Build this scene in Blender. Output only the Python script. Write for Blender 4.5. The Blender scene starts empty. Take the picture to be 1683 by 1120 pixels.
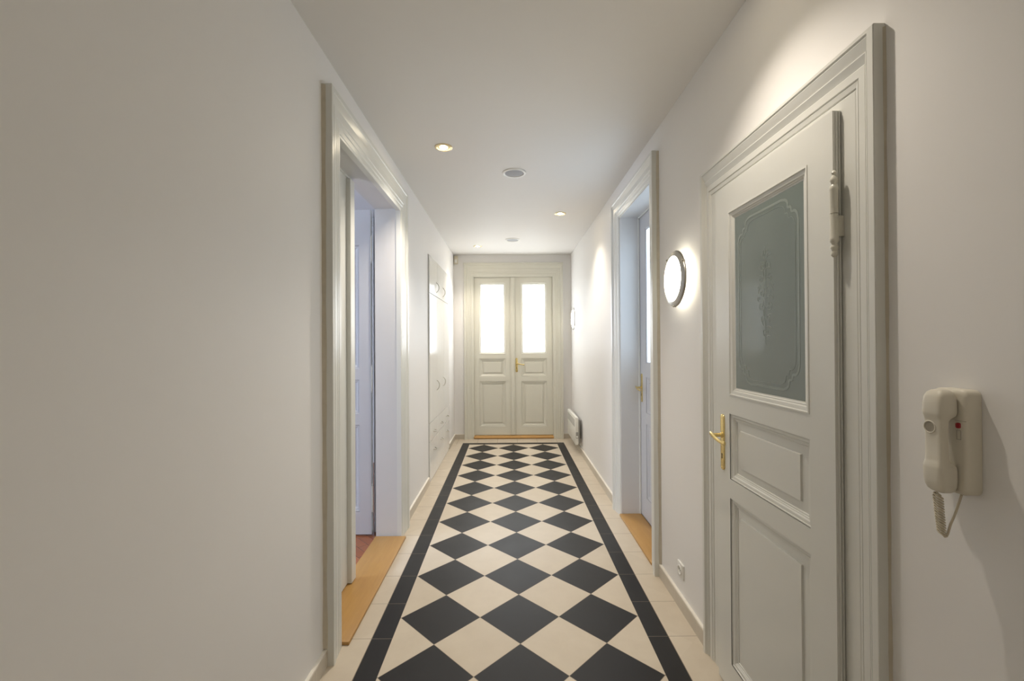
import bpy, bmesh, math, random
from mathutils import Vector, Matrix
random.seed(7)
SC = bpy.context.scene
COL = SC.collection
PI = math.pi
XW, YE, ZC = 0.895, 4.80, 2.81          # half width of the corridor, end wall, ceiling

# ------------------------------------------------------------------ materials
def new_mat(name):
    m = bpy.data.materials.new(name); m.use_nodes = True
    nt = m.node_tree
    return m, nt, nt.nodes['Principled BSDF']

def N(nt, typ, **kw):
    n = nt.nodes.new(typ)
    for k, v in kw.items():
        setattr(n, k, v)
    return n

def mth(nt, op, a, b=None, c=None):
    n = nt.nodes.new('ShaderNodeMath'); n.operation = op
    for i, v in enumerate((a, b, c)):
        if v is None: continue
        if isinstance(v, (int, float)): n.inputs[i].default_value = v
        else: nt.links.new(v, n.inputs[i])
    return n.outputs[0]

def mixc(nt, f, a, b):
    n = nt.nodes.new('ShaderNodeMix'); n.data_type = 'RGBA'
    for i, v in ((0, f), (6, a), (7, b)):
        if isinstance(v, (int, float)): n.inputs[i].default_value = v
        elif isinstance(v, tuple): n.inputs[i].default_value = (*v, 1)
        else: nt.links.new(v, n.inputs[i])
    return n.outputs[2]

def simple(name, col, rough=.5, metal=0., spec=.5, noise=0., nscale=6., bump=0., bscale=40., coat=0.):
    m, nt, b = new_mat(name)
    b.inputs['Roughness'].default_value = rough
    b.inputs['Metallic'].default_value = metal
    b.inputs['Specular IOR Level'].default_value = spec
    b.inputs['Coat Weight'].default_value = coat
    tc = N(nt, 'ShaderNodeTexCoord')
    nz = N(nt, 'ShaderNodeTexNoise'); nz.inputs['Scale'].default_value = nscale; nz.inputs['Detail'].default_value = 4
    nt.links.new(tc.outputs['Object'], nz.inputs['Vector'])
    lo = tuple(max(0, c * (1 - noise)) for c in col); hi = tuple(min(1, c * (1 + noise)) for c in col)
    nt.links.new(mixc(nt, nz.outputs['Fac'], lo, hi), b.inputs['Base Color'])
    if bump > 0:
        n2 = N(nt, 'ShaderNodeTexNoise'); n2.inputs['Scale'].default_value = bscale; n2.inputs['Detail'].default_value = 5
        nt.links.new(tc.outputs['Object'], n2.inputs['Vector'])
        bp = N(nt, 'ShaderNodeBump'); bp.inputs['Strength'].default_value = bump; bp.inputs['Distance'].default_value = .01
        nt.links.new(n2.outputs['Fac'], bp.inputs['Height']); nt.links.new(bp.outputs['Normal'], b.inputs['Normal'])
    return m

def emitter(name, col, strength, base=(.8, .8, .8), rough=.3):
    m, nt, b = new_mat(name)
    b.inputs['Base Color'].default_value = (*base, 1)
    b.inputs['Roughness'].default_value = rough
    b.inputs['Emission Color'].default_value = (*col, 1)
    b.inputs['Emission Strength'].default_value = strength
    return m

M_wall = simple('wall_paint', (.82, .805, .785), .55, spec=.32, noise=.012, nscale=2.5, bump=.05, bscale=9)
M_ceil = simple('ceiling_paint', (.80, .78, .745), .60, spec=.3, noise=.01, nscale=2, bump=.04, bscale=7)
M_case = simple('grey_cream_gloss_paint', (.70, .70, .655), .30, spec=.5, noise=.02, nscale=5)
M_case2 = simple('far_door_grey_cream_paint', (.70, .685, .60), .32, spec=.5, noise=.02, nscale=5)
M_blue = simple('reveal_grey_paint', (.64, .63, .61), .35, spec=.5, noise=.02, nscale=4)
M_caulk = simple('aged_sealant', (.56, .51, .41), .7, noise=.12, nscale=25, bump=.2, bscale=60)
M_brass = simple('polished_brass', (.86, .68, .30), .26, metal=1., noise=.05, nscale=20)
M_dark = simple('dark_recess', (.02, .018, .015), .8)
M_plast = simple('ivory_plastic', (.70, .66, .56), .35, noise=.01)
M_cord = simple('cord_plastic', (.62, .55, .42), .5, noise=.05, nscale=40)
M_white = simple('white_plastic', (.80, .79, .75), .35)
M_seam_and_shade = simple('seam_and_hole_shade', (.30, .27, .21), .6)  # seam lines, and the painted shade inside the finger hole
M_red = simple('red_indicator', (.35, .02, .03), .25)
M_ward = simple('wardrobe_white_lacquer', (.84, .83, .80), .17, spec=.5, noise=.01, nscale=3, bump=.012, bscale=4)
M_nick = simple('brushed_nickel', (.42, .40, .36), .33, metal=1., noise=.06, nscale=30)
M_chrome = simple('satin_handle_metal', (.50, .48, .42), .28, metal=1.)
M_gold = simple('pale_gold_ring', (.78, .66, .42), .35, metal=.8)
M_grille = simple('speaker_grille_cloth', (.42, .43, .45), .7, noise=.2, nscale=300)
M_heat = simple('heater_enamel', (.80, .79, .73), .35)
M_vent = simple('heater_vent_grey', (.35, .34, .31), .6)
M_hinge = simple('painted_hinge', (.62, .60, .52), .3, bump=.05, bscale=80)
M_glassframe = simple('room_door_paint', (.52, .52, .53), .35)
M_room = simple('side_room_paint', (.72, .72, .72), .6)
M_diff = emitter('lamp_opal_glass', (1., .93, .76), 3.0)
M_diffb = emitter('lamp_opal_glass_front', (1., .93, .78), 7.5)
M_bulb = emitter('halogen_bulb', (1., .86, .62), 60.0)
M_pane = emitter('backlit_frosted_glass', (.88, .94, 1.), 2.9, rough=.25)
M_pane2 = emitter('daylit_frosted_glass', (.62, .80, 1.), 1.15, rough=.25)
M_sky = emitter('overcast_sky_pane', (.66, .78, 1.), 5.6, rough=.2)

def m_glass():
    m, nt, b = new_mat('frosted_dark_glass')
    b.inputs['Base Color'].default_value = (.155, .19, .17, 1)
    b.inputs['Roughness'].default_value = .07
    b.inputs['IOR'].default_value = 1.55
    b.inputs['Specular IOR Level'].default_value = .75
    tc = N(nt, 'ShaderNodeTexCoord'); nz = N(nt, 'ShaderNodeTexNoise'); nz.inputs['Scale'].default_value = 5
    nt.links.new(tc.outputs['Object'], nz.inputs['Vector'])
    nt.links.new(mixc(nt, nz.outputs['Fac'], (.145, .178, .160), (.168, .205, .185)), b.inputs['Base Color'])
    return m
M_glass = m_glass()
M_etch = simple('etched_glass_line', (.235, .275, .25), .35)

def m_oak(name, c1, c2, c3, axis='Y'):
    m, nt, b = new_mat(name)
    tc = N(nt, 'ShaderNodeTexCoord'); mp = N(nt, 'ShaderNodeMapping')
    mp.inputs['Scale'].default_value = (60, 5, 60) if axis == 'Y' else (5, 60, 60)
    nt.links.new(tc.outputs['Object'], mp.inputs['Vector'])
    nz = N(nt, 'ShaderNodeTexNoise'); nz.inputs['Scale'].default_value = 1.; nz.inputs['Detail'].default_value = 6; nz.inputs['Distortion'].default_value = .6
    nt.links.new(mp.outputs['Vector'], nz.inputs['Vector'])
    n2 = N(nt, 'ShaderNodeTexNoise'); n2.inputs['Scale'].default_value = 4
    nt.links.new(tc.outputs['Object'], n2.inputs['Vector'])
    c = mixc(nt, nz.outputs['Fac'], c1, c2)
    c = mixc(nt, mth(nt, 'MULTIPLY', n2.outputs['Fac'], .5), c, c3)
    nt.links.new(c, b.inputs['Base Color']); b.inputs['Roughness'].default_value = .38
    return m
M_oak = m_oak('oiled_oak', (.37, .195, .055), (.52, .30, .092), (.44, .245, .072))
M_oakx = m_oak('oiled_oak_sill', (.50, .27, .085), (.66, .40, .145), (.58, .34, .12), 'X')

def m_parquet():
    m, nt, b = new_mat('red_brown_parquet')
    tc = N(nt, 'ShaderNodeTexCoord'); mp = N(nt, 'ShaderNodeMapping'); mp.inputs['Rotation'].default_value = (0, 0, PI / 4)
    nt.links.new(tc.outputs['Object'], mp.inputs['Vector'])
    br = N(nt, 'ShaderNodeTexBrick'); br.inputs['Scale'].default_value = 1
    br.inputs['Brick Width'].default_value = .28; br.inputs['Row Height'].default_value = .07; br.inputs['Mortar Size'].default_value = .0012
    br.inputs['Color1'].default_value = (.22, .07, .030, 1); br.inputs['Color2'].default_value = (.33, .12, .05, 1); br.inputs['Mortar'].default_value = (.05, .02, .01, 1)
    nt.links.new(mp.outputs['Vector'], br.inputs['Vector'])
    nt.links.new(br.outputs['Color'], b.inputs['Base Color']); b.inputs['Roughness'].default_value = .22
    return m
M_parq = m_parquet()

def m_stone():
    """beige skirting tile with joints every 29.7 cm"""
    m, nt, b = new_mat('beige_skirting_tile')
    g = N(nt, 'ShaderNodeNewGeometry'); sp = N(nt, 'ShaderNodeSeparateXYZ'); nt.links.new(g.outputs['Position'], sp.inputs[0])
    f = mth(nt, 'PINGPONG', mth(nt, 'SUBTRACT', sp.outputs[1], .256), .1485)
    j = mth(nt, 'LESS_THAN', f, .0015)
    nz = N(nt, 'ShaderNodeTexNoise'); nz.inputs['Scale'].default_value = 9; nz.inputs['Detail'].default_value = 6
    nt.links.new(g.outputs['Position'], nz.inputs['Vector'])
    c = mixc(nt, nz.outputs['Fac'], (.50, .45, .37), (.60, .545, .46))
    c = mixc(nt, j, c, (.62, .57, .48))
    nt.links.new(c, b.inputs['Base Color']); b.inputs['Roughness'].default_value = .4
    return m
M_stone = m_stone()
M_topline = simple('skirting_grout_line', (.78, .74, .66), .6)

def m_floor():
    m, nt, b = new_mat('floor_tiles')
    g = N(nt, 'ShaderNodeNewGeometry'); sp = N(nt, 'ShaderNodeSeparateXYZ'); nt.links.new(g.outputs['Position'], sp.inputs[0])
    x, y = sp.outputs[0], sp.outputs[1]
    D = .42
    s = mth(nt, 'DIVIDE', mth(nt, 'ADD', x, y), D); t = mth(nt, 'DIVIDE', mth(nt, 'SUBTRACT', x, y), D)
    rs = mth(nt, 'ROUND', s); rt = mth(nt, 'ROUND', t)
    par = mth(nt, 'FLOORED_MODULO', mth(nt, 'ADD', rs, rt), 2.)
    dark_d = mth(nt, 'LESS_THAN', par, .5)
    fs = mth(nt, 'ABSOLUTE', mth(nt, 'SUBTRACT', s, rs)); ft = mth(nt, 'ABSOLUTE', mth(nt, 'SUBTRACT', t, rt))
    gr_d = mth(nt, 'GREATER_THAN', mth(nt, 'MAXIMUM', fs, ft), .5 - .0038)
    ax = mth(nt, 'ABSOLUTE', x)
    IN_X, IN_Y, OUT_X, OUT_Y = .633, 4.428, .736, 4.525
    field = mth(nt, 'MULTIPLY', mth(nt, 'LESS_THAN', ax, IN_X), mth(nt, 'LESS_THAN', y, IN_Y))
    outer = mth(nt, 'MULTIPLY', mth(nt, 'LESS_THAN', ax, OUT_X), mth(nt, 'LESS_THAN', y, OUT_Y))
    band = mth(nt, 'SUBTRACT', outer, field)
    # joints outside the field: across the side strips every 29.7 cm, and along the far strip
    fj = mth(nt, 'PINGPONG', mth(nt, 'SUBTRACT', y, .256), .1472)
    fx = mth(nt, 'PINGPONG', mth(nt, 'SUBTRACT', x, .06), .1472)
    side = mth(nt, 'LESS_THAN', y, IN_Y)
    joint = mth(nt, 'MAXIMUM', mth(nt, 'MULTIPLY', mth(nt, 'LESS_THAN', fj, .0013), side),
                mth(nt, 'MULTIPLY', mth(nt, 'LESS_THAN', fx, .0013), mth(nt, 'SUBTRACT', 1., side)))
    d1 = mth(nt, 'LESS_THAN', mth(nt, 'ABSOLUTE', mth(nt, 'SUBTRACT', ax, OUT_X)), .0016)
    d2 = mth(nt, 'LESS_THAN', mth(nt, 'ABSOLUTE', mth(nt, 'SUBTRACT', ax, IN_X)), .0012)
    joint = mth(nt, 'MAXIMUM', joint, mth(nt, 'MAXIMUM', mth(nt, 'MULTIPLY', d1, side), mth(nt, 'MULTIPLY', d2, side)))
    dark = mth(nt, 'ADD', mth(nt, 'MULTIPLY', field, dark_d), band)
    grout = mth(nt, 'ADD', mth(nt, 'MULTIPLY', field, gr_d), mth(nt, 'MULTIPLY', mth(nt, 'SUBTRACT', 1., field), joint))
    grout = mth(nt, 'MINIMUM', grout, 1.)
    nz = N(nt, 'ShaderNodeTexNoise'); nz.inputs['Scale'].default_value = 7; nz.inputs['Detail'].default_value = 7; nz.inputs['Roughness'].default_value = .6
    nt.links.new(g.outputs['Position'], nz.inputs['Vector'])
    # per-tile tone
    cx = N(nt, 'ShaderNodeCombineXYZ'); nt.links.new(rs, cx.inputs[0]); nt.links.new(rt, cx.inputs[1])
    wn = N(nt, 'ShaderNodeTexWhiteNoise'); wn.noise_dimensions = '3D'; nt.links.new(cx.outputs[0], wn.inputs['Vector'])
    fac = mth(nt, 'ADD', mth(nt, 'MULTIPLY', nz.outputs['Fac'], .75), mth(nt, 'MULTIPLY', wn.outputs['Value'], .3))
    light = mixc(nt, fac, (.50, .425, .325), (.66, .585, .475))
    drk = mixc(nt, fac, (.0155, .0145, .014), (.024, .0235, .0245))
    c = mixc(nt, dark, light, drk)
    c = mixc(nt, grout, c, (.23, .19, .145))
    nt.links.new(c, b.inputs['Base Color'])
    r = mth(nt, 'ADD', .34, mth(nt, 'MULTIPLY', nz.outputs['Fac'], .16))
    nt.links.new(mth(nt, 'MAXIMUM', r, mth(nt, 'MULTIPLY', grout, .8)), b.inputs['Roughness'])
    b.inputs['Specular IOR Level'].default_value = .22
    bp = N(nt, 'ShaderNodeBump'); bp.inputs['Strength'].default_value = .35; bp.inputs['Distance'].default_value = .001; bp.invert = True
    nt.links.new(grout, bp.inputs['Height']); nt.links.new(bp.outputs['Normal'], b.inputs['Normal'])
    return m
M_floor = m_floor()

# ------------------------------------------------------------------ mesh helpers
def bm_():
    return bmesh.new()

def quadbox(bm, p0, p1, T=None, bev=0., mi=0):
    """box between two corners in local (a, n, z); T maps to world"""
    x0, x1 = sorted((p0[0], p1[0])); y0, y1 = sorted((p0[1], p1[1])); z0, z1 = sorted((p0[2], p1[2]))
    nb = bmesh.new()
    vs = [nb.verts.new((x, y, z)) for x in (x0, x1) for y in (y0, y1) for z in (z0, z1)]
    for f in ((0, 1, 3, 2), (4, 6, 7, 5), (0, 4, 5, 1), (2, 3, 7, 6), (0, 2, 6, 4), (1, 5, 7, 3)):
        nb.faces.new([vs[i] for i in f])
    if bev > 0:
        bmesh.ops.bevel(nb, geom=nb.edges[:] , offset=bev, segments=2, profile=.5, affect='EDGES')
    merge(bm, nb, T, mi)

def merge(bm, nb, T=None, mi=0):
    if T: 
        for v in nb.verts: v.co = Vector(T(*v.co))
    nb.verts.ensure_lookup_table()
    mp = {v: bm.verts.new(v.co) for v in nb.verts}
    for f in nb.faces:
        try:
            g = bm.faces.new([mp[v] for v in f.verts]); g.material_index = mi; g.smooth = f.smooth
        except ValueError: pass
    nb.free()

def obj(name, bm, mats, parent=None, smooth=None, origin=None):
    bmesh.ops.recalc_face_normals(bm, faces=bm.faces[:])
    if origin is not None:
        for v in bm.verts: v.co -= Vector(origin)
    me = bpy.data.meshes.new(name); bm.to_mesh(me); bm.free()
    for m in (mats if isinstance(mats, (list, tuple)) else [mats]): me.materials.append(m)
    if smooth is not None:
        for p in me.polygons: p.use_smooth = True
        me.set_sharp_from_angle(angle=math.radians(smooth))
    o = bpy.data.objects.new(name, me); COL.objects.link(o)
    if origin is not None: o.location = origin
    if parent: 
        o.parent = parent
        o.matrix_parent_inverse = Matrix.Translation(-parent_loc(parent))
    return o

def parent_loc(p):
    l = Vector((0, 0, 0))
    while p is not None:
        l += Vector(p.location); p = p.parent if False else None
    return l

def thing(name, label, cat, loc, group=None):
    o = bpy.data.objects.new(name, None); COL.objects.link(o); o.location = loc
    o.empty_display_size = .05
    tag(o, label, cat, group); return o

def tag(o, label, cat, group=None):
    o['label'] = label; o['category'] = cat
    if group: o['group'] = group
    return o

def struct(o, label, cat):
    o['kind'] = 'structure'; o['label'] = label; o['category'] = cat; return o

# wall-local frames: a along the wall, n out of the wall into the corridor, z up
def TR(a, n, z): return (XW - n, a, z)
def TL(a, n, z): return (-XW + n, a, z)
def TE(a, n, z): return (a, YE - n, z)

def wall_boxes(bm, T, a0, a1, z0, z1, th, opens):
    opens = sorted(opens); cur = a0
    for (o0, o1, oz) in opens:
        quadbox(bm, (cur, -th, z0), (o0, 0, z1), T)
        quadbox(bm, (o0, -th, oz), (o1, 0, z1), T)
        cur = o1
    quadbox(bm, (cur, -th, z0), (a1, 0, z1), T)

def casing(bm, T, a0, a1, zt, prof, ks=1., kh=1., kn=1., z0=0., ks1=None):
    """mitred three sided architrave; prof rows = (t side, t head, n)"""
    rows = []
    for ts, th, n in prof:
        t1 = ts * (ks1 or ks); ts *= ks; th *= kh; n = n * kn if n > 0 else n
        rows.append([(a0 + ts, n, z0), (a0 + ts, n, zt - th), (a1 - t1, n, zt - th), (a1 - t1, n, z0)])
    V = [[bm.verts.new(T(*p)) for p in r] for r in rows]
    n = len(V)
    for i in range(n):
        j = (i + 1) % n
        for k in range(3):
            bm.faces.new((V[i][k], V[i][k + 1], V[j][k + 1], V[j][k]))
    for k in (0, 3):
        bm.faces.new([V[i][k] for i in range(n)])

def ring(bm, T, a0, a1, z0, z1, prof, mi=0):
    """closed rectangular moulding; prof = (t inward, n)"""
    V = []
    for t, n in prof:
        V.append([bm.verts.new(T(*p)) for p in ((a0 + t, n, z0 + t), (a1 - t, n, z0 + t), (a1 - t, n, z1 - t), (a0 + t, n, z1 - t))])
    for i in range(len(V)):
        j = (i + 1) % len(V)
        for k in range(4):
            l = (k + 1) % 4
            f = bm.faces.new((V[i][k], V[i][l], V[j][l], V[j][k])); f.material_index = mi

def lathe(bm, C, ax, prof, seg=48, mi=0, smooth=True, cap=False):
    """revolve (r, d) about direction ax through C"""
    ax = Vector(ax).normalized()
    u = ax.orthogonal().normalized(); w = ax.cross(u)
    C = Vector(C); V = []
    for r, d in prof:
        if r < 1e-6: V.append([bm.verts.new(C + ax * d)])
        else: V.append([bm.verts.new(C + ax * d + (u * math.cos(2 * PI * k / seg) + w * math.sin(2 * PI * k / seg)) * r) for k in range(seg)])
    for i in range(len(V) - 1):
        A, B = V[i], V[i + 1]
        for k in range(seg):
            l = (k + 1) % seg
            if len(A) == 1 and len(B) == 1: continue
            if len(A) == 1: f = bm.faces.new((A[0], B[k], B[l]))
            elif len(B) == 1: f = bm.faces.new((A[k], A[l], B[0]))
            else: f = bm.faces.new((A[k], A[l], B[l], B[k]))
            f.material_index = mi
    if cap:
        for A in (V[0], V[-1]):
            if len(A) > 2: bm.faces.new(A).material_index = mi

def tube(bm, pts, rad, seg=10, up=(0, 0, 1), mi=0, cap=True):
    """sweep; rad = r or list of (ru, rv)"""
    pts = [Vector(p) for p in pts]; n = len(pts); R = []
    for i, p in enumerate(pts):
        t = (pts[min(i + 1, n - 1)] - pts[max(i - 1, 0)]).normalized()
        u = Vector(up) - t * Vector(up).dot(t)
        u = u.normalized() if u.length > 1e-4 else t.orthogonal().normalized()
        w = t.cross(u)
        r = rad[i] if isinstance(rad, list) else rad
        ru, rv = r if isinstance(r, tuple) else (r, r)
        R.append([bm.verts.new(p + u * math.cos(2 * PI * k / seg) * ru + w * math.sin(2 * PI * k / seg) * rv) for k in range(seg)])
    for i in range(n - 1):
        for k in range(seg):
            l = (k + 1) % seg
            bm.faces.new((R[i][k], R[i][l], R[i + 1][l], R[i + 1][k])).material_index = mi
    if cap:
        bm.faces.new(R[0]).material_index = mi; bm.faces.new(R[-1]).material_index = mi

def rounded_plate(bm, T, a0, a1, z0, z1, n0, n1, r, bev=.0, seg=6, mi=0, top=None, bot=None):
    pts = []
    rt = top if top is not None else r; rb = bot if bot is not None else r
    for (ca, cz, s, rr) in ((a1 - rt, z1 - rt, 0, rt), (a0 + rt, z1 - rt, 1, rt), (a0 + rb, z0 + rb, 2, rb), (a1 - rb, z0 + rb, 3, rb)):
        for k in range(seg + 1):
            th = (s + k / seg) * PI / 2
            pts.append((ca + rr * math.cos(th), cz + rr * math.sin(th)))
    ca = (a0 + a1) / 2; cz = (z0 + z1) / 2
    def loop(n, ins):
        out = []
        for a, z in pts:
            ka = 1 - ins / max(1e-6, (a1 - a0) / 2); kz = 1 - ins / max(1e-6, (z1 - z0) / 2)
            out.append(bm.verts.new(T(ca + (a - ca) * ka, n, cz + (z - cz) * kz)))
        return out
    L = [loop(n0, 0), loop(n1 - bev, 0)]
    if bev > 0: L += [loop(n1 - bev * .3, bev * .3), loop(n1, bev)]
    for A, B in zip(L, L[1:]):
        m = len(A)
        for k in range(m):
            bm.faces.new((A[k], A[(k + 1) % m], B[(k + 1) % m], B[k])).material_index = mi
    bm.faces.new(L[0]).material_index = mi; bm.faces.new(L[-1]).material_index = mi

def ribbon(bm, T, pts, w, n, mi=0, closed=False, th=.0006):
    """thin raised line on a flat pane, pts in (a, z)"""
    m = len(pts); L = []
    for i, p in enumerate(pts):
        a = Vector(pts[(i - 1) % m if closed else max(i - 1, 0)]); b = Vector(pts[(i + 1) % m if closed else min(i + 1, m - 1)])
        d = (b - a).normalized(); q = Vector((-d.y, d.x)) * w / 2; p = Vector(p)
        L.append([bm.verts.new(T(p.x + q.x, n + th, p.y + q.y)), bm.verts.new(T(p.x - q.x, n + th, p.y - q.y)),
                  bm.verts.new(T(p.x - q.x, n - th, p.y - q.y)), bm.verts.new(T(p.x + q.x, n - th, p.y + q.y))])
    rng = range(m) if closed else range(m - 1)
    for i in rng:
        A, B = L[i], L[(i + 1) % m]
        for k in range(4):
            l = (k + 1) % 4
            bm.faces.new((A[k], A[l], B[l], B[k])).material_index = mi
    if not closed:
        bm.faces.new(L[0]).material_index = mi; bm.faces.new(L[-1]).material_index = mi

# ------------------------------------------------------------------ room shell
YB = -4.2
D1 = dict(a0=-.851, a1=.154, zt=2.255)                # near right single door
D2 = dict(a0=.815, a1=1.945, zt=2.665, i0=.945, i1=1.786, iz=2.520)   # mid right
D3 = dict(a0=.073, a1=1.595, zt=2.655, i0=.200, i1=1.404, iz=2.490)   # left double
D4 = dict(a0=-.738, a1=.768, zt=2.670, i0=-.598, i1=.620, iz=2.478)   # far double

bm = bm_(); quadbox(bm, (-XW - .17, YB, -.06), (XW + .2, YE + .2, 0)); struct(obj('floor', bm, M_floor), 'black and cream diamond tiled corridor floor with black border', 'floor')
bm = bm_(); quadbox(bm, (-XW - .17, YB, ZC), (XW + .2, YE + .2, ZC + .1)); struct(obj('ceiling', bm, M_ceil), 'plain white corridor ceiling', 'ceiling')
bm = bm_(); wall_boxes(bm, TL, YB, YE, 0, ZC, .165, [(D3['i0'], D3['i1'], D3['iz'])]); struct(obj('wall_left', bm, M_wall), 'plain white wall along the left of the corridor', 'wall')
bm = bm_(); wall_boxes(bm, TR, YB, YE, 0, ZC, .20, [(-.70, -.016, 2.10), (D2['i0'], D2['i1'], D2['iz'])]); struct(obj('wall_right', bm, M_wall), 'plain white wall along the right of the corridor', 'wall')
bm = bm_(); wall_boxes(bm, TE, -XW, XW, 0, ZC, .20, [(D4['i0'], D4['i1'], D4['iz'])]); struct(obj('wall_far', bm, M_wall), 'short white wall around the double door at the far end', 'wall')
bm = bm_(); quadbox(bm, (-XW - .17, YB - .1, 0), (XW + .2, YB, ZC)); struct(obj('wall_back', bm, M_wall), 'white wall closing the corridor behind the viewer', 'wall')

# baseboards of beige tile, white line on top
def skirting(name, T, a0, a1, label, h=.070):
    bm = bm_(); quadbox(bm, (a0, 0, 0), (a1, .017, h), T)
    quadbox(bm, (a0, 0, h), (a1, .015, h + .006), T, mi=1)
    struct(obj(name, bm, [M_stone, M_topline]), label, 'baseboard')
skirting('baseboard_left', TL, YB, D3['a0'], 'beige tile skirting on the left wall nearest the viewer')
skirting('baseboard_left.001', TL, D3['a1'], 2.635, 'beige tile skirting on the left between double doorway and wardrobe')
skirting('baseboard_left.002', TL, 4.155, YE, 'beige tile skirting on the left between wardrobe and far corner')
skirting('baseboard_right', TR, YB, D1['a0'], 'beige tile skirting under the intercom')
skirting('baseboard_right.001', TR, D1['a1'], D2['a0'], 'beige tile skirting between the two right hand doors')
skirting('baseboard_right.002', TR, D2['a1'], YE, 'beige tile skirting behind the heater')
skirting('baseboard_far', TE, -XW + .017, D4['a0'], 'beige tile skirting left of the far double door')
skirting('baseboard_far.001', TE, D4['a1'], XW - .017, 'beige tile skirting right of the far double door')

# ------------------------------------------------------------------ casings
PROF = [(0, 0, -.004), (0, 0, .028), (.002, .002, .030), (.020, .011, .030), (.022, .015, .026), (.024, .018, .0275), (.027, .034, .022), (.031, .045, .017),
        (.033, .048, .021), (.036, .051, .021), (.039, .062, .016), (.042, .072, .012), (.044, .076, .016), (.064, .098, .016), (.066, .101, .012), (.069, .104, .0145),
        (.077, .117, .012), (.079, .120, .0085), (.083, .124, .0105), (.155, .160, .007), (.155, .160, -.004)]
PROF2 = [(0, 0, -.004), (0, 0, .042), (.002, .002, .044), (.030, .018, .044), (.033, .022, .038), (.036, .026, .040), (.044, .046, .033), (.050, .056, .027),
         (.053, .060, .031), (.090, .090, .028), (.094, .094, .023), (.098, .098, .026), (.118, .112, .022), (.122, .116, .017), (.126, .120, .020), (.150, .136, .016), (.154, .139, .012), (.165, .147, .010), (.165, .147, -.004)]
PROF3 = [(0, 0, -.004), (0, 0, .044), (.002, .002, .046), (.030, .018, .046), (.033, .022, .041), (.036, .026, .043), (.044, .046, .039), (.050, .056, .036),
         (.053, .060, .040), (.090, .090, .038), (.094, .094, .034), (.098, .098, .037), (.118, .112, .036), (.122, .116, .032), (.126, .120, .035), (.150, .136, .034), (.154, .139, .031), (.165, .147, .030), (.165, .147, -.004)]
PANEL = [(0, 0), (0, -.0025), (.0035, -.0030), (.005, -.006), (.008, -.0062), (.014, -.0072), (.019, -.0108), (.0215, -.0108), (.023, -.0135), (.028, -.0142), (.030, -.0175), (.035, -.0178), (.035, -.022), (0, -.022)]
GLAZE = [(0, 0), (.001, .0022), (.006, .0028), (.009, -.001), (.012, -.0015), (.020, -.0035), (.024, -.0075), (.027, -.007), (.030, -.0100), (.036, -.0110), (.036, -.020), (0, -.020)]

def panel(bm, T, a0, a1, z0, z1, n0, margin=.060, prof=PANEL, k=1., mi=0):
    """recessed moulding plus raised field; n0 = face of the leaf"""
    ring(bm, T, a0, a1, z0, z1, [(t * k, n0 + n * k) for t, n in prof], mi)
    # raised and fielded board
    b = .033 * k; m = margin
    R = [(b, -.022 * k), (b, -.0180 * k), (m, -.0160 * k), (m + .0015, -.0100 * k)]
    V = []
    for t, n in R:
        V.append([bm.verts.new(T(*p)) for p in ((a0 + t, n0 + n, z0 + t), (a1 - t, n0 + n, z0 + t), (a1 - t, n0 + n, z1 - t), (a0 + t, n0 + n, z1 - t))])
    for A, B in zip(V, V[1:]):
        for q in range(4):
            bm.faces.new((A[q], A[(q + 1) % 4], B[(q + 1) % 4], B[q])).material_index = mi
    bm.faces.new(V[-1]); bm.faces.new(V[0])

def leaf_frame(bm, T, a0, a1, z0, z1, n0, n1, opens, bev=.0015):
    """stiles and rails around openings that share the same a-range; n0 front, n1 back"""
    oa0, oa1 = opens[0][0], opens[0][1]
    quadbox(bm, (a0, n1, z0), (oa0, n0, z1), T, bev=0)
    quadbox(bm, (oa1, n1, z0), (a1, n0, z1), T, bev=0)
    zs = sorted([(o[2], o[3]) for o in opens]); cur = z0
    for lo, hi in zs:
        quadbox(bm, (oa0, n1, cur), (oa1, n0, lo), T); cur = hi
    quadbox(bm, (oa0, n1, cur), (oa1, n0, z1), T)

def handle(T, a, zc, n, parent, direction, plate=(.030, .235, -.105), loc=None):
    """long back plate with keyhole and S-shaped lever"""
    w, h, dz = plate
    bm = bm_(); rounded_plate(bm, T, a - w / 2, a + w / 2, zc + dz - .0, zc + dz + h, n, n + .006, .012, bev=.003)
    hd = obj('door_handle', bm, M_brass, parent, 40)
    bm = bm_()
    p = Vector(T(a, n, zc)); q = Vector(T(a, n + 1, zc)) - Vector(T(a, n, zc))
    lathe(bm, p, q, [(.0, .004), (.012, .004), (.012, .009), (.008, .012), (.008, .050), (.0, .050)], 20)
    L = []
    R = []
    for i in range(15):
        f = i / 14
        L.append(T(a + direction * (.125 * f - .010), n + .050 + .006 * math.sin(f * PI), zc + .006 * math.cos(f * PI * 1.15) - .006 * f))
        R.append((.0085 + .0015 * math.sin(f * 2 * PI + .5), .0045))
    tube(bm, L, R, 12)
    obj('lever', bm, M_brass, hd, 50)
    bm = bm_()
    quadbox(bm, (a - .0022, n + .0055, zc + dz + .048), (a + .0022, n + .0068, zc + dz + .064), T)
    lathe(bm, T(a, n + .0055, zc + dz + .066), q, [(0, 0), (.0040, 0), (.0040, .0012), (0, .0012)], 12)
    obj('keyhole', bm, M_dark, hd)
    for zz in (zc + dz + .012, zc + dz + h - .014):
        bm = bm_(); lathe(bm, T(a, n + .0055, zz), q, [(0, .0018), (.0025, .0016), (.0038, 0)], 12); obj('screw', bm, M_brass, hd, 40)
    return hd

# ============================================================ door 1 : near right, single, glazed
d1 = thing('door_1', 'large grey cream panelled door with dark frosted glass pane, nearest on the right', 'door', (XW, -.36, 0)); d1['kind'] = 'structure'
bm = bm_(); casing(bm, TR, D1['a0'], D1['a1'], D1['zt'], PROF); obj('door_casing', bm, M_case, d1, 20)
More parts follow.
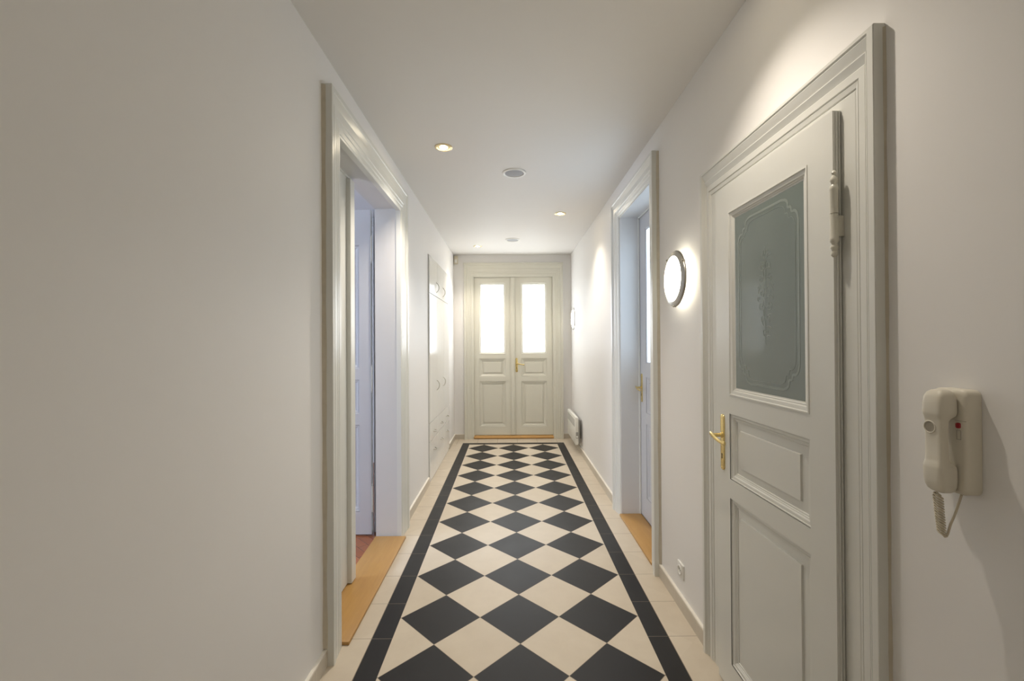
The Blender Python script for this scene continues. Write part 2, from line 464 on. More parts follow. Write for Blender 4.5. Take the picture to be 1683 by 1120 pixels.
# lining of the opening
bm = bm_()
quadbox(bm, (-.712, -.20, 0), (-.694, .002, 2.10), TR); quadbox(bm, (-.022, -.20, 0), (-.004, .002, 2.10), TR); quadbox(bm, (-.712, -.20, 2.094), (-.004, .002, 2.112), TR)
obj('jamb', bm, M_case, d1)
la0, la1, lz0, lz1 = -.711, -.005, .008, 2.110
oa = (-.606, -.117)
opens = [(*oa, 1.240, 2.000), (*oa, .895, 1.165), (*oa, .128, .815)]
bm = bm_(); leaf_frame(bm, TR, la0, la1, lz0, lz1, .030, .0075, opens)
bmesh.ops.remove_doubles(bm, verts=bm.verts[:], dist=1e-5)
# rebate part that sits inside the opening
leaf_frame(bm, TR, la0 + .021, la1 - .021, lz0, lz1 - .022, .0074, -.012, opens)
leaf1 = obj('door_leaf', bm, M_case, d1)
for i, (a0, a1, z0, z1) in enumerate(opens[1:]):
    bm = bm_(); panel(bm, TR, a0, a1, z0, z1, .030); obj('panel', bm, M_case, leaf1, 25)
a0, a1, z0, z1 = opens[0]
bm = bm_(); ring(bm, TR, a0, a1, z0, z1, [(t, .030 + n) for t, n in GLAZE]); obj('glazing_moulding', bm, M_case, leaf1, 25)
# reeded edge strip on the hinge side
bm = bm_()
for k, nn in enumerate((.012, .020)):
    tube(bm, [TR(la0 - .0005, nn, lz0 + .002), TR(la0 - .0005, nn, lz1 - .002)], .0032, 8, up=(1, 0, 0))
obj('edge_bead', bm, M_case, leaf1, 60)
# glass with etched border and flourish
bm = bm_(); g0, g1, h0, h1 = a0 + .035, a1 - .035, z0 + .035, z1 - .035
nG = .0195
quadbox(bm, (g0 - .0005, .012, h0 - .0005), (g1 + .0005, nG, h1 + .0005), TR)
def border_path(ins, c):
    A0, A1, Z0, Z1 = g0 + ins, g1 - ins, h0 + ins, h1 - ins
    base = [(c * 1.55, 0), (c * 1.15, .10 * c), (c * .95, .32 * c), (c * .98, .62 * c), (c * .72, .62 * c), (.62 * c, .72 * c), (.62 * c, c * .98), (.32 * c, .95 * c), (.10 * c, 1.15 * c), (0, c * 1.55)]
    # smooth the corner ornament
    def sm(p):
        for _ in range(2):
            q = [p[0]]
            for u, v in zip(p, p[1:]):
                q += [(u[0] * .75 + v[0] * .25, u[1] * .75 + v[1] * .25), (u[0] * .25 + v[0] * .75, u[1] * .25 + v[1] * .75)]
            p = q + [p[-1]]
        return p
    b = sm(base)
    P = [(A0 + x, Z0 + z) for x, z in reversed(b)] + [(A1 - x, Z0 + z) for x, z in b] + [(A1 - x, Z1 - z) for x, z in reversed(b)] + [(A0 + x, Z1 - z) for x, z in b]
    return P
ribbon(bm, TR, border_path(.026, .055), .0085, nG, 1, True)
ribbon(bm, TR, border_path(.042, .055), .0022, nG, 1, True)
ca, cz = (g0 + g1) / 2, (h0 + h1) / 2
def spiral(cx, cy, r0, turns, sgn, ph, w=.0022):
    pts = []
    for i in range(22):
        f = i / 21; th = ph + sgn * f * turns * 2 * PI; r = r0 * (1 - .82 * f)
        pts.append((cx + r * math.cos(th), cy + r * math.sin(th)))
    ribbon(bm, TR, pts, w, nG, 1)
def spray(x, z, ang, ln):
    pts = [(x + ln * f * math.cos(ang + .6 * f), z + ln * f * math.sin(ang + .6 * f)) for f in (0, .25, .5, .75, 1)]
    ribbon(bm, TR, pts, .0026, nG, 1)
for s in (-1, 1):
    for (dx, dz, r, t, ph) in ((.022, .000, .024, 1.3, 0), (.030, .050, .017, 1.2, 1.), (.018, .095, .020, 1.3, 2.), (.026, -.048, .018, 1.2, 4.), (.012, .140, .012, 1.1, 1.),
                               (.015, -.095, .015, 1.2, 5.), (.008, -.140, .010, 1.1, 3.), (.042, .022, .010, 1., 2.), (.040, -.020, .010, 1., 5.)):
        spiral(ca + s * dx, cz + .02 + dz, r, t, s, ph if s > 0 else PI - ph)
    for k in range(9):
        spray(ca + s * .006, cz - .14 + k * .035, PI / 2 - s * (.9 + .25 * math.sin(k * 2.1)), .026 + .008 * math.sin(k))
ribbon(bm, TR, [(ca, cz - .17), (ca + .002, cz - .05), (ca - .002, cz + .08), (ca, cz + .185)], .002, nG, 1)
pane1 = obj('glass_pane', bm, [M_glass, M_etch], leaf1)
handle(TR, -.060, 1.065, .030, d1, -1, plate=(.030, .236, -.148))
# turned barrel hinge
ht = Vector(TR(-.7185, .030, 0))
bm = bm_()
prof = [(0, 1.940), (.003, 1.938), (.0055, 1.932), (.0035, 1.926), (.0045, 1.922), (.0085, 1.914), (.0085, 1.908), (.0050, 1.900), (.0085, 1.894), (.0095, 1.888), (.0095, 1.884), (.0085, 1.880),
        (.0085, 1.819), (.0062, 1.8185), (.0062, 1.8160), (.0085, 1.8155), (.0088, 1.752), (.0098, 1.748), (.0098, 1.743), (.0085, 1.740), (.0050, 1.733), (.0082, 1.727), (.0085, 1.722), (.0050, 1.715), (.0070, 1.709), (.0070, 1.703), (.0035, 1.697), (0, 1.695)]
lathe(bm, (ht.x - .003, ht.y, 0), (0, 0, 1), [(r_ * 1.2, z_) for r_, z_ in prof], 24)
quadbox(bm, (-.7150, .024, 1.824), (-.7112, .0295, 1.878), TR)
quadbox(bm, (-.7230, .0090, 1.754), (-.7180, .0245, 1.812), TR)
hg = obj('hinge', bm, M_hinge, d1, 35); hg['label'] = 'turned painted barrel hinge'
# wavy aged sealant line between casing side and wall
def sealant(T, a, z0, z1, parent, sgn, w=.007, dep=.006):
    bm = bm_(); prev = None; n = 70
    for i in range(n + 1):
        z = z0 + (z1 - z0) * i / n
        ww = w * (.75 + .35 * math.sin(i * .55) * math.sin(i * .17 + 1) + .18 * random.random())
        cur = [bm.verts.new(T(a, -.001, z)), bm.verts.new(T(a + sgn * ww, -.001, z)), bm.verts.new(T(a + sgn * ww * .8, .0015, z)), bm.verts.new(T(a, dep + ww * .5, z))]
        if prev:
            for k in range(4): bm.faces.new((prev[k], prev[(k + 1) % 4], cur[(k + 1) % 4], cur[k]))
        else: bm.faces.new(cur)
        prev = cur
    bm.faces.new(prev)
    obj('sealant_line', bm, M_caulk, parent, 60)
sealant(TR, D1['a0'] + .0002, .08, D1['zt'] - .01, d1, -1, w=.005, dep=.004)

# ============================================================ door 2 : middle right, set deep in its reveal
d2 = thing('door_2', 'grey door deep in its reveal with lit glass strip, second on the right', 'door', (XW, 1.36, 0)); d2['kind'] = 'structure'
bm = bm_(); casing(bm, TR, D2['a0'], D2['a1'], D2['zt'], PROF2, ks=.93, kh=.98); obj('door_casing', bm, M_case, d2, 20)
bm = bm_()
quadbox(bm, (D2['i1'] - .006, -.20, 0), (D2['i1'] + .01, .004, D2['iz']), TR)
quadbox(bm, (D2['i0'] - .01, -.20, 0), (D2['i0'] + .006, .004, D2['iz']), TR)
quadbox(bm, (D2['i0'] - .01, -.20, D2['iz'] - .006), (D2['i1'] + .01, .004, D2['iz'] + .01), TR)
jb = obj('jamb', bm, M_blue, d2)
bm = bm_()                                  # stop bead round the leaf
ia0, ia1, iz = D2['i0'] + .006, D2['i1'] - .006, D2['iz'] - .006
for (p0, p1) in (((ia1 - .012, -.160, .02), (ia1, -.147, iz)), ((ia0, -.160, .02), (ia0 + .012, -.147, iz)), ((ia0 + .012, -.160, iz - .012), (ia1 - .012, -.147, iz))):
    quadbox(bm, p0, p1, TR, bev=.002)
obj('door_stop', bm, M_case, d2)
la0, la1, lz0, lz1 = ia0 + .002, ia1 - .002, .024, iz - .003
oa = (la0 + .10, la1 - .158)
opens = [(*oa, 1.290, 2.385), (*oa, .890, 1.180), (*oa, .200, .800)]
bm = bm_(); leaf_frame(bm, TR, la0, la1, lz0, lz1, -.161, -.199, opens); leaf2 = obj('door_leaf', bm, M_glassframe, d2)
for (a0, a1, z0, z1) in opens[1:]:
    bm = bm_(); panel(bm, TR, a0, a1, z0, z1, -.161, margin=.045, k=.8); obj('panel', bm, M_glassframe, leaf2, 25)
a0, a1, z0, z1 = opens[0]
bm = bm_(); ring(bm, TR, a0, a1, z0, z1, [(t * .4, -.161 + n * .5) for t, n in PANEL]); obj('glazing_moulding', bm, M_glassframe, leaf2, 25)
bm = bm_(); quadbox(bm, (a0 + .012, -.175, z0 + .012), (a1 - .012, -.169, z1 - .018), TR); obj('glass_pane', bm, M_pane2, leaf2)
handle(TR, la1 - .045, 1.085, -.161, d2, -1, plate=(.032, .235, -.120))
bm = bm_(); quadbox(bm, (ia0, -.160, 0.0005), (ia1, .022, .020), TR, bev=.004)
t_ = obj('threshold', bm, M_oak, d2, 30); t_['label'] = 'oak threshold board'
sealant(TR, D2['a0'] + .0002, .08, D2['zt'] - .005, d2, -1, w=.010, dep=.012)

# ============================================================ door 3 : left double door, one leaf open
d3 = thing('door_3', 'tall double doorway on the left, one leaf open into the side room', 'door', (-XW, .82, 0)); d3['kind'] = 'structure'
bm = bm_(); casing(bm, TL, D3['a0'], D3['a1'], D3['zt'], PROF3, ks=.134/.165, ks1=.203/.165, kh=.187/.147); obj('door_casing', bm, M_case, d3, 20)
bm = bm_()
i0, i1, iz = D3['i0'], D3['i1'], D3['iz']
quadbox(bm, (i1 - .006, -.165, 0), (i1 + .012, .004, iz), TL); quadbox(bm, (i0 - .012, -.165, 0), (i0 + .006, .004, iz), TL)
quadbox(bm, (i0 - .012, -.165, iz - .006), (i1 + .012, .004, iz + .012), TL)
obj('jamb', bm, M_blue, d3)
i0 += .006; i1 -= .006; iz -= .006
# closed near leaf
n0 = -.131
def room_leaf(T, a0, a1, z0, z1, n0, th, parent, name='door_leaf', mat=M_glassframe, oa=None, k=1.):
    oa = oa or (a0 + .105, a1 - .105)
    opens = [(*oa, 1.270, 2.215), (*oa, .925, 1.190), (*oa, .185, .845)]
    bm = bm_(); leaf_frame(bm, T, a0, a1, z0, z1, n0, n0 - th, opens); lf = obj(name, bm, mat, parent)
    for (p, q, r, s) in opens:
        bm = bm_(); panel(bm, T, p, q, r, s, n0, margin=.055, k=k); obj('panel', bm, mat, lf, 25)
    return lf
lfN = room_leaf(TL, i0 + .002, .760, .024, iz - .012, n0, .033, d3, mat=M_case, oa=(i0 + .10, .600))
bm = bm_(); quadbox(bm, (.722, n0 - .002, .022), (.793, n0 + .026, iz - .020), TL, bev=.003); obj('meeting_strip', bm, M_case, lfN)
bm = bm_(); quadbox(bm, (i0 + .001, n0 - .030, iz - .012), (.78, n0 + .008, iz), TL, bev=.002); obj('door_stop', bm, M_case, d3)
# open far leaf, swung 90 degrees into the room: local a runs along -X, n towards the viewer
def TO(a, n, z): return (-1.104 - a, 1.474 - n, z)
lfF = room_leaf(TO, 0.0, .60, .012, 2.486, .044, .043, d3, k=1.3, oa=(.086, .495))
bm = bm_(); quadbox(bm, (-.0015, .002, .014), (-.0001, .043, 2.484), TO); obj('leaf_edge', bm, M_case, lfF)
for (zl, zh) in ((2.055, 2.315), (1.070, 1.320), (.165, .415)):
    bm = bm_(); zm = (zl + zh) / 2; zl, zh = zm - .085, zm + .085
    lathe(bm, (-1.094, 1.425, 0), (0, 0, 1), [(0, zh + .025), (.0035, zh + .02), (.002, zh + .013), (.0055, zh + .004), (.0055, zm + .002), (.004, zm + .0015), (.004, zm - .0015), (.0055, zm - .002), (.0055, zl - .004), (.002, zl - .013), (.0035, zl - .02), (0, zl - .025)], 16)
    quadbox(bm, (-.0035, .012, zm + .004), (-.0015, .036, zh), TO)
    h_ = obj('hinge', bm, M_hinge, d3, 35)
bm = bm_(); quadbox(bm, (.209, -.164, .0005), (i1 - .0141, .064, .018), TL, bev=.003)
t_ = obj('threshold', bm, M_oak, d3, 30); t_['label'] = 'oak threshold board'
sealant(TL, D3['a0'] + .0002, .08, D3['zt'] - .005, d3, -1, w=.012, dep=.012)

bm = bm_(); quadbox(bm, (-1.104, 1.500, .0005), (-1.0605, 1.53, 2.51)); obj('door_frame', bm, M_glassframe, d3)

# side room seen through the open leaf
RX = -XW - .165
bm = bm_(); quadbox(bm, (-5.0, -2.2, -.06), (RX - .0005, 3.6, 0)); struct(obj('floor.001', bm, M_parq), 'red brown parquet floor of the side room', 'floor')
bm = bm_(); quadbox(bm, (-5.0, -2.2, 3.0), (RX - .0005, 3.6, 3.08)); struct(obj('ceiling.001', bm, M_room), 'pale ceiling of the side room', 'ceiling')
bm = bm_()
quadbox(bm, (-5.0, 3.5, 0), (RX - .001, 3.6, 3.0)); quadbox(bm, (-5.0, -2.3, 0), (RX - .001, -2.2, 3.0))
quadbox(bm, (-4.7, 3.44, 2.90), (RX - .001, 3.5, 3.0)); quadbox(bm, (-4.7, 3.47, 2.84), (RX - .001, 3.5, 2.90))
struct(obj('wall_side_room', bm, M_room), 'pale wall of the side room behind the open leaf', 'wall')
bm = bm_()
wy0, wy1, wz0, wz1 = -1.3, 1.0, .9, 2.55
for p in (((-4.8, -2.2, 0), (-4.7, wy0, 3)), ((-4.8, wy1, 0), (-4.7, 3.5, 3)), ((-4.8, wy0, 0), (-4.7, wy1, wz0)), ((-4.8, wy0, wz1), (-4.7, wy1, 3))): quadbox(bm, *p)
struct(obj('wall_window_side', bm, M_room), 'window wall of the side room', 'wall')
w1 = thing('window_1', 'tall casement window lighting the side room', 'window', (-4.75, -.15, wz0)); w1['kind'] = 'structure'
bm = bm_()
for p in (((-4.78, wy0, wz0), (-4.72, wy0 + .06, wz1)), ((-4.78, wy1 - .06, wz0), (-4.72, wy1, wz1)), ((-4.78, wy0, wz0), (-4.72, wy1, wz0 + .06)), ((-4.78, wy0, wz1 - .06), (-4.72, wy1, wz1)), ((-4.78, -.18, wz0), (-4.72, -.12, wz1)), ((-4.775, wy0, 2.0), (-4.725, wy1, 2.05))): quadbox(bm, *p)
obj('window_frame', bm, M_white, w1)
bm = bm_(); quadbox(bm, (-4.765, wy0 + .05, wz0 + .05), (-4.755, wy1 - .05, wz1 - .05)); obj('window_pane', bm, M_sky, w1)

# ============================================================ door 4 : far double door
d4 = thing('door_4', 'far double door with two bright frosted panes and brass handle', 'door', (0, YE, 0)); d4['kind'] = 'structure'
bm = bm_(); casing(bm, TE, D4['a0'], D4['a1'], D4['zt'], PROF2, ks=.85, kh=1.28, kn=.85)
bmesh.ops.recalc_face_normals(bm, faces=bm.faces[:])
quadbox(bm, (D4['a0'] - .006, -.002, D4['zt'] - .004), (D4['a1'] + .006, .046, D4['zt'] + .014), TE, bev=.003)
obj('door_casing', bm, M_case2, d4, 20)
bm = bm_(); i0, i1, iz = D4['i0'], D4['i1'], D4['iz']
quadbox(bm, (i1 - .006, -.15, 0), (i1 + .012, .006, iz), TE); quadbox(bm, (i0 - .012, -.15, 0), (i0 + .006, .006, iz), TE); quadbox(bm, (i0 - .012, -.15, iz - .006), (i1 + .012, .006, iz + .012), TE)
obj('jamb', bm, M_case2, d4)
nL = -.030
for (a0, a1, oa, has) in ((i0 + .007, .003, (-.512, -.108), 0), (.006, i1 - .007, (.130, .524), 1)):
    p0, p1 = (oa[0] + .008, oa[1] - .008)
    opens = [(*oa, 1.292, 2.385), (*oa, .942, 1.226), (*oa, .178, .876)]
    bm = bm_(); leaf_frame(bm, TE, a0, a1, .052, iz - .008, nL, nL - .040, opens); lf = obj('door_leaf', bm, M_case2, d4)
    for (p, q, r, s) in opens[1:]:
        bm = bm_(); panel(bm, TE, p, q, r, s, nL, margin=.066, k=1.5); obj('panel', bm, M_case2, lf, 25)
    p, q, r, s = opens[0]
    bm = bm_(); ring(bm, TE, p, q, r, s, [(t * .9, nL + n) for t, n in GLAZE]); obj('glazing_moulding', bm, M_case2, lf, 25)
    bm = bm_(); quadbox(bm, (p + .031, nL - .016, r + .031), (q - .031, nL - .0095, s - .031), TE); obj('glass_pane', bm, M_pane, lf)
    if not has:
        bm = bm_(); quadbox(bm, (-.027, nL - .001, .056), (.036, nL + .018, iz - .010), TE, bev=.004); quadbox(bm, (-.012, nL + .015, .10), (.021, nL + .023, iz - .05), TE, bev=.003)
        obj('meeting_strip', bm, M_case2, lf)
handle(TE, .060, 1.140, nL, d4, 1, plate=(.034, .215, -.125))
bm = bm_(); quadbox(bm, (i0 + .0065, -.10, .001), (i1 - .0065, .006, .046), TE, bev=.002)
tube(bm, [TE(i0 + .0, .004, .020), TE(i1 - .0, .004, .020)], .016, 14)
t_ = obj('threshold', bm, M_oakx, d4, 40); t_['label'] = 'oak sill bar'

# ============================================================ wardrobe
wd = thing('wardrobe', 'white glossy built-in wardrobe with curved handles beside the far double door', 'wardrobe', (-XW, 3.39, 0))
wy = (2.672, 3.170, 3.648, 4.122)
bm = bm_(); quadbox(bm, (2.664, .0005, .030), (4.130, .0045, 2.398), TL); obj('carcass', bm, simple('wardrobe_gap_shade', (.5, .49, .46), .6), wd)  # greyer than the doors: gap shade put into the carcass colour
bm = bm_(); quadbox(bm, (2.69, .0005, .0006), (4.13, .006, .029), TL); obj('plinth', bm, M_ward, wd)
def bow(T, a, z, n, parent, vertical=True, ln=.11):
    bm = bm_(); L = []
    for i in range(13):
        f = i / 12; off = math.sin(f * PI)
        d = (f - .5) * ln
        L.append(T(a + (.018 * off if vertical else d), n + .028 * off ** .6 - .001, z + (d if vertical else -.010 * off)))
    tube(bm, L, .0045, 10, up=(1, 0, 0) if vertical else (0, 0, 1))
    for s in (-.5, .5):
        P = T(a + (0 if vertical else s * ln), n, z + (s * ln if vertical else 0)); Q = Vector(T(0, 1, 0)) - Vector(T(0, 0, 0))
        lathe(bm, P, Q, [(0, 0), (.007, 0), (.007, .003), (0, .004)], 12)
    obj('handle', bm, M_chrome, parent, 50)
for i in range(3):
    y0, y1 = wy[i] + .0015, wy[i + 1] - .0015
    for (z0, z1, hz) in ((1.998, 2.392, 2.10), (.628, 1.990, .985)):
        bm = bm_(); quadbox(bm, (y0, .0047, z0), (y1, .0155, z1), TL, bev=.0012); dr = obj('wardrobe_door', bm, M_ward, wd)
        if i < 2: bow(TL, y1 - .055, hz, .0155, dr)
    for (z0, z1) in ((.432, .622), (.034, .426)):
        bm = bm_(); quadbox(bm, (y0, .0047, z0), (y1, .0155, z1), TL, bev=.0012); dw = obj('drawer', bm, M_ward, wd)
        bow(TL, (y0 + y1) / 2, z1 - .115, .0155, dw, False, .09)

# ============================================================ wall lamps
def wall_lamp(y, z, label):
    t = thing('wall_lamp', label, 'lamp', (XW, y, z), 'round wall lamps on the right wall')
    C = (XW, y, z); ax = (-1, 0, 0)
    bm = bm_(); lathe(bm, C, ax, [(0, .0005), (.105, .0005), (.105, .020), (0, .020)], 40); obj('base', bm, M_white, t, 40)
    bm = bm_(); lathe(bm, C, ax, [(0, .021), (.126, .021), (.128, .026), (.128, .042), (.1205, .047), (.1205, .052)], 56)
    lathe(bm, C, ax, [(.1205, .052), (.119, .057), (.110, .062), (.09, .068), (.05, .073), (0, .075)], 56, mi=1); obj('lamp_glass', bm, [M_diff, M_diffb], t, 40)
    bm = bm_(); lathe(bm, C, ax, [(.1225, .048), (.130, .044), (.145, .040), (.150, .043), (.1505, .048), (.148, .053), (.138, .058), (.1225, .062), (.1215, .056), (.1225, .048)], 64); obj('ring', bm, M_nick, t, 35)
    for th in (.9, 2.6, 4.7):
        bm = bm_(); p = (XW - .052, y + .148 * math.cos(th), z + .148 * math.sin(th)); lathe(bm, p, ax, [(0, -.010), (.0055, -.010), (.0055, .006), (.003, .009), (0, .009)], 12); obj('clip', bm, M_chrome, t, 40)
    return t
wall_lamp(.432, 1.803, 'large round glowing wall lamp between the two right hand doors')
wall_lamp(-3.45, 1.80, 'added unseen wall lamp behind the viewer, brightening the near corridor')  # extra lamp out of view, added to brighten the near walls and casings
wall_lamp(4.220, 1.795, 'round glowing wall lamp above the heater near the far double door')

# ============================================================ ceiling downlights and speakers
def downlight(x, y, label, watt=38, aim=(0, 0)):
    t = thing('downlight', label, 'ceiling light', (x, y, ZC), 'recessed ceiling spotlights')
    C = (x, y, ZC); ax = (0, 0, -1)
    bm = bm_(); lathe(bm, C, ax, [(.0605, .0002), (.0600, .004), (.054, .007), (.047, .0065), (.043, .002), (.0425, .0004), (.0605, .0002)], 48); obj('trim_ring', bm, M_gold, t, 35)
    bm = bm_(); lathe(bm, C, ax, [(0, .0008), (.0425, .0008), (.0425, .0018), (.030, .0022), (0, .0022)], 40); obj('recess', bm, simple('lamp_reflector', (.75, .65, .42), .3, metal=.7), t, 40)
    bm = bm_(); lathe(bm, C, ax, [(.026, .0022), (.026, .0035), (.018, .0080), (0, .0100)], 32); obj('bulb', bm, M_bulb, t, 50)
    l = bpy.data.lights.new('downlight_beam', 'SPOT'); l.energy = watt; l.color = (1., .90, .78); l.spot_size = math.radians(115); l.spot_blend = .85; l.shadow_soft_size = .022
    o = bpy.data.objects.new('downlight_beam', l); COL.objects.link(o); o.location = (x, y, ZC - .035); o.rotation_euler = (math.radians(aim[0]), math.radians(aim[1]), 0)
    return t
downlight(-.490, 1.085, 'nearest gold rimmed ceiling spotlight, left of centre')
downlight(.490, 2.655, 'gold rimmed ceiling spotlight on the right side of the ceiling', 20)
downlight(-.483, 4.190, 'small gold rimmed ceiling spotlight nearest the far door', 21)
downlight(.490, -.460, 'gold rimmed ceiling spotlight above the near right door', 15)

downlight(.490, -3.560, 'added unseen ceiling spotlight behind the viewer, fill for the near corridor', 18)  # extra spotlight out of view, added as fill for the near end

def speaker(y, label):
    t = thing('ceiling_speaker', label, 'speaker', (0, y, ZC), 'round ceiling speakers')
    C = (0, y, ZC); ax = (0, 0, -1)
    bm = bm_(); lathe(bm, C, ax, [(.094, .0002), (.0935, .005), (.086, .009), (.076, .008), (.073, .003), (.073, .0002), (.094, .0002)], 56); obj('rim', bm, M_white, t, 35)
    bm = bm_(); lathe(bm, C, ax, [(0, .0003), (.0725, .0003), (.0725, .003), (.060, .006), (.030, .0085), (0, .0092)], 48); obj('grille', bm, M_grille, t, 50)
speaker(1.545, 'round white ceiling speaker with grey grille, the nearer one')
speaker(3.815, 'round white ceiling speaker with grey grille, the one near the far door')

# ============================================================ motion sensor
ms = thing('motion_sensor', 'small beige alarm sensor in the far left corner under the ceiling', 'sensor', (-.855, YE, 2.67))
bm = bm_(); rounded_plate(bm, TE, -.886, -.828, 2.668, 2.790, .0, .040, .006, bev=.006); obj('housing', bm, simple('sensor_beige', (.66, .60, .47), .4), ms, 40)
bm = bm_(); rounded_plate(bm, TE, -.874, -.840, 2.685, 2.735, .0402, .043, .004, bev=.001); obj('lens', bm, M_white, ms, 40)

# ============================================================ heater
ht_ = thing('heater', 'flat cream electric convector heater low on the right wall by far door', 'heater', (XW, 4.18, .13))
hy0, hy1, hz0, hz1 = 3.80, 4.575, .130, .485
bm = bm_(); quadbox(bm, (hy0 + .02, .030, hz0 + .015), (hy1 - .02, .052, hz1 - .03), TR, bev=.004); obj('back_box', bm, M_vent, ht_)
bm = bm_(); quadbox(bm, (hy0, .052, hz0), (hy1, .092, hz1), TR, bev=.006); bd = obj('body', bm, M_heat, ht_, 40)
bm = bm_()
for k in range(7):
    zz = hz1 - .045 - k * .014; quadbox(bm, (hy0 + .06, .0915, zz), (hy1 - .05, .0945, zz + .006), TR)
obj('outlet_grille', bm, M_vent, ht_)
for s in (hy0 + .12, hy1 - .12):
    bm = bm_(); quadbox(bm, (s, .0005, hz0 + .06), (s + .03, .031, hz1 - .06), TR); obj('bracket', bm, M_vent, ht_)
bm = bm_(); quadbox(bm, (hy0 - .004, .056, .215), (hy0 + .001, .086, .295), TR, bev=.001); obj('control_panel', bm, M_vent, ht_)
bm = bm_(); lathe(bm, TR(hy0 - .004, .071, .236), (0, -1, 0), [(0, 0), (.012, 0), (.011, .010), (0, .011)], 20); obj('dial', bm, M_white, ht_, 40)

# ============================================================ socket
so = thing('power_socket', 'white round-hole wall socket low between the two right hand doors', 'socket', (XW, .49, .21))
bm = bm_(); sy, sz = .492, .207
rounded_plate(bm, TR, sy - .041, sy + .041, sz - .041, sz + .041, .0004, .009, .007, bev=.003); obj('cover_plate', bm, M_white, so, 40)
bm = bm_(); q = (-1, 0, 0)
lathe(bm, TR(sy, .0088, sz), q, [(0, .0008), (.0195, .0008), (.0205, .0040), (.024, .0045), (.0255, .0035), (.0260, 0)], 40); obj('socket_well', bm, M_white, so, 35)
bm = bm_()
for s in (-.0095, .0095): lathe(bm, TR(sy + s, .0093, sz), q, [(0, .0012), (.0028, .0012), (.0028, 0)], 12)
obj('pin_hole', bm, M_dark, so)
bm = bm_(); lathe(bm, TR(sy, .0093, sz + .011), q, [(0, .008), (.0022, .007), (.0024, 0)], 12); obj('earth_pin', bm, M_chrome, so)

# ============================================================ intercom
ic = thing('intercom', 'cream wall intercom phone with red light and coiled cord', 'intercom', (XW, -1.035, 1.15))
TI = TR
bm = bm_(); rounded_plate(bm, TI, -1.068, -.994, 1.150, 1.363, .0005, .031, .014, bev=.007, seg=8); base = obj('base', bm, M_plast, ic, 50)
bm = bm_(); quadbox(bm, (-1.0655, .0290, 1.3000), (-1.044, .0314, 1.3006), TI); obj('seam', bm, M_seam_and_shade, ic)
bm = bm_(); rounded_plate(bm, TI, -1.0565, -1.0480, 1.285, 1.296, .030, .0345, .003, bev=.001); obj('red_light', bm, M_red, ic, 40)
bm = bm_(); ring(bm, TI, -1.0565, -1.0480, 1.262, 1.281, [(0, .030), (0, .0314), (.0006, .0314), (.0006, .030)]); obj('call_button', bm, M_seam_and_shade, ic)
def loft(bm, T, rows, seg=40):
    """rows: (z, a centre, half width, n back, n front)"""
    prev = None
    for (z, ac, hw, nb, nf) in rows:
        cur = []
        nm, hn = (nb + nf) / 2, (nf - nb) / 2
        for k in range(seg):
            th = 2 * PI * k / seg; c, s = math.cos(th), math.sin(th); e = .42
            cur.append(bm.verts.new(T(ac + hw * math.copysign(abs(c) ** e, c), nm + hn * math.copysign(abs(s) ** e, s), z)))
        if prev:
            for k in range(seg): bm.faces.new((prev[k], prev[(k + 1) % seg], cur[(k + 1) % seg], cur[k]))
        else: bm.faces.new(cur)
        prev = cur
    bm.faces.new(prev)
hc = -1.033
rows = [(1.150, hc, .008, .042, .054), (1.1515, hc, .013, .038, .060), (1.156, hc, .018, .034, .065), (1.164, hc, .0208, .0318, .0685), (1.176, hc, .0220, .0315, .0705), (1.200, hc, .0220, .0315, .0715), (1.206, hc, .0215, .033, .0712),
        (1.213, hc, .0195, .043, .0690), (1.220, hc, .0188, .047, .0680), (1.255, hc, .0185, .048, .0675), (1.297, hc, .0188, .047, .0680), (1.303, hc, .0195, .043, .0690), (1.309, hc, .0215, .033, .0710), (1.315, hc, .0225, .0315, .0718),
        (1.334, hc, .0225, .0315, .0710), (1.347, hc, .0212, .0318, .0695), (1.356, hc, .0175, .034, .0655), (1.3605, hc, .012, .038, .060), (1.362, hc, .007, .043, .054)]
bm = bm_(); loft(bm, TI, rows)
hs = obj('handset', bm, M_plast, ic, 50)
bm = bm_(); lathe(bm, TI(hc + .004, .0676, 1.284), q, [(.0105, .0004), (.0112, .0016), (.0122, .0019), (.0132, .0012), (.0136, -.0004)], 36); obj('finger_hole_rim', bm, M_plast, hs, 40)
bm = bm_(); lathe(bm, TI(hc + .004, .0676, 1.284), q, [(0, .0008), (.0106, .0008), (.0106, 0)], 28); obj('finger_hole_shade', bm, M_seam_and_shade, hs, 40)  # flat dark disc; the shade of a hollow is put into its colour
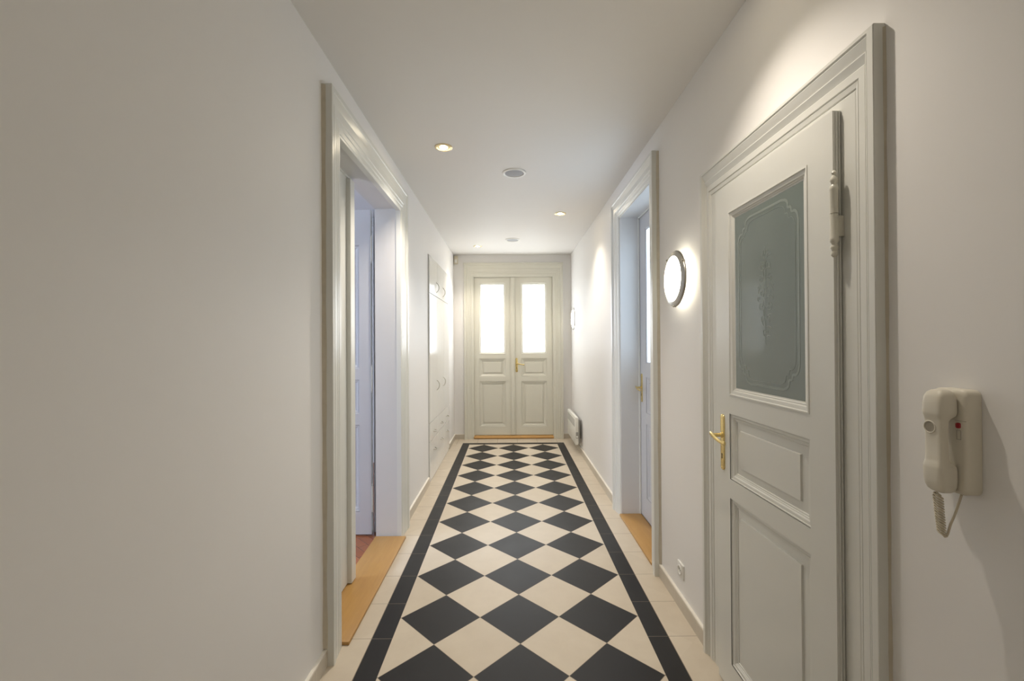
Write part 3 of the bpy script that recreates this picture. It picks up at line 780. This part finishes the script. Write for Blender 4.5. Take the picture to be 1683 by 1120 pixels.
# coiled cord hanging in a narrow loop, plain tail going back up to the base
bm = bm_(); L = []
TURN = 16; n = TURN * 14
for i in range(n + 1):
    f = i / n; z = 1.149 - .086 * f
    a = -1.0305 - .0060 * f ** 1.5; nn = .054 - .002 * f
    th = 2 * PI * f * TURN; r = (.0080 - .0012 * f) * min(1, .25 + f * 8)
    L.append(TI(a + r * math.cos(th), nn + r * .9 * math.sin(th), z + .0035 * math.sin(th + .8)))
tube(bm, L, .00165, 7)
obj('coiled_cord', bm, M_cord, ic, 60)
bm = bm_(); L = []
for i in range(15):
    f = i / 14; L.append(TI(-1.0370 - .0060 * math.sin(f * PI / 2) + 0, .050 - .034 * f, 1.063 - .010 * math.sin(min(1, f * 3) * PI) + .090 * f ** 1.3))
tube(bm, L, .0022, 8); obj('cord_tail', bm, M_cord, ic, 60)

# ------------------------------------------------------------------ camera
cam = bpy.data.cameras.new('camera'); co = bpy.data.objects.new('camera', cam); COL.objects.link(co)
cam.sensor_width = 36; cam.sensor_fit = 'HORIZONTAL'; cam.lens = 36 * 725.68 / 1683; cam.clip_start = .02
yaw, pitch, roll = .005, .0053, -.0057
f = Vector((math.sin(yaw) * math.cos(pitch), math.cos(yaw) * math.cos(pitch), math.sin(pitch)))
r = Vector((math.cos(yaw), -math.sin(yaw), 0)); u = r.cross(f)
c, s = math.cos(roll), math.sin(roll)
r2, u2 = c * r + s * u, -s * r + c * u
mw = Matrix((( r2.x, u2.x, -f.x, -.0435), (r2.y, u2.y, -f.y, -1.9421), (r2.z, u2.z, -f.z, 1.4631), (0, 0, 0, 1)))
co.matrix_world = mw
SC.camera = co

# ------------------------------------------------------------------ world and view
w = bpy.data.worlds.new('world'); SC.world = w; w.use_nodes = True
w.node_tree.nodes['Background'].inputs[0].default_value = (.6, .7, .85, 1); w.node_tree.nodes['Background'].inputs[1].default_value = .02
SC.view_settings.view_transform = 'Standard'; SC.view_settings.look = 'None'; SC.view_settings.gamma = 1; SC.view_settings.use_curve_mapping = False
SC.view_settings.exposure = 1.36
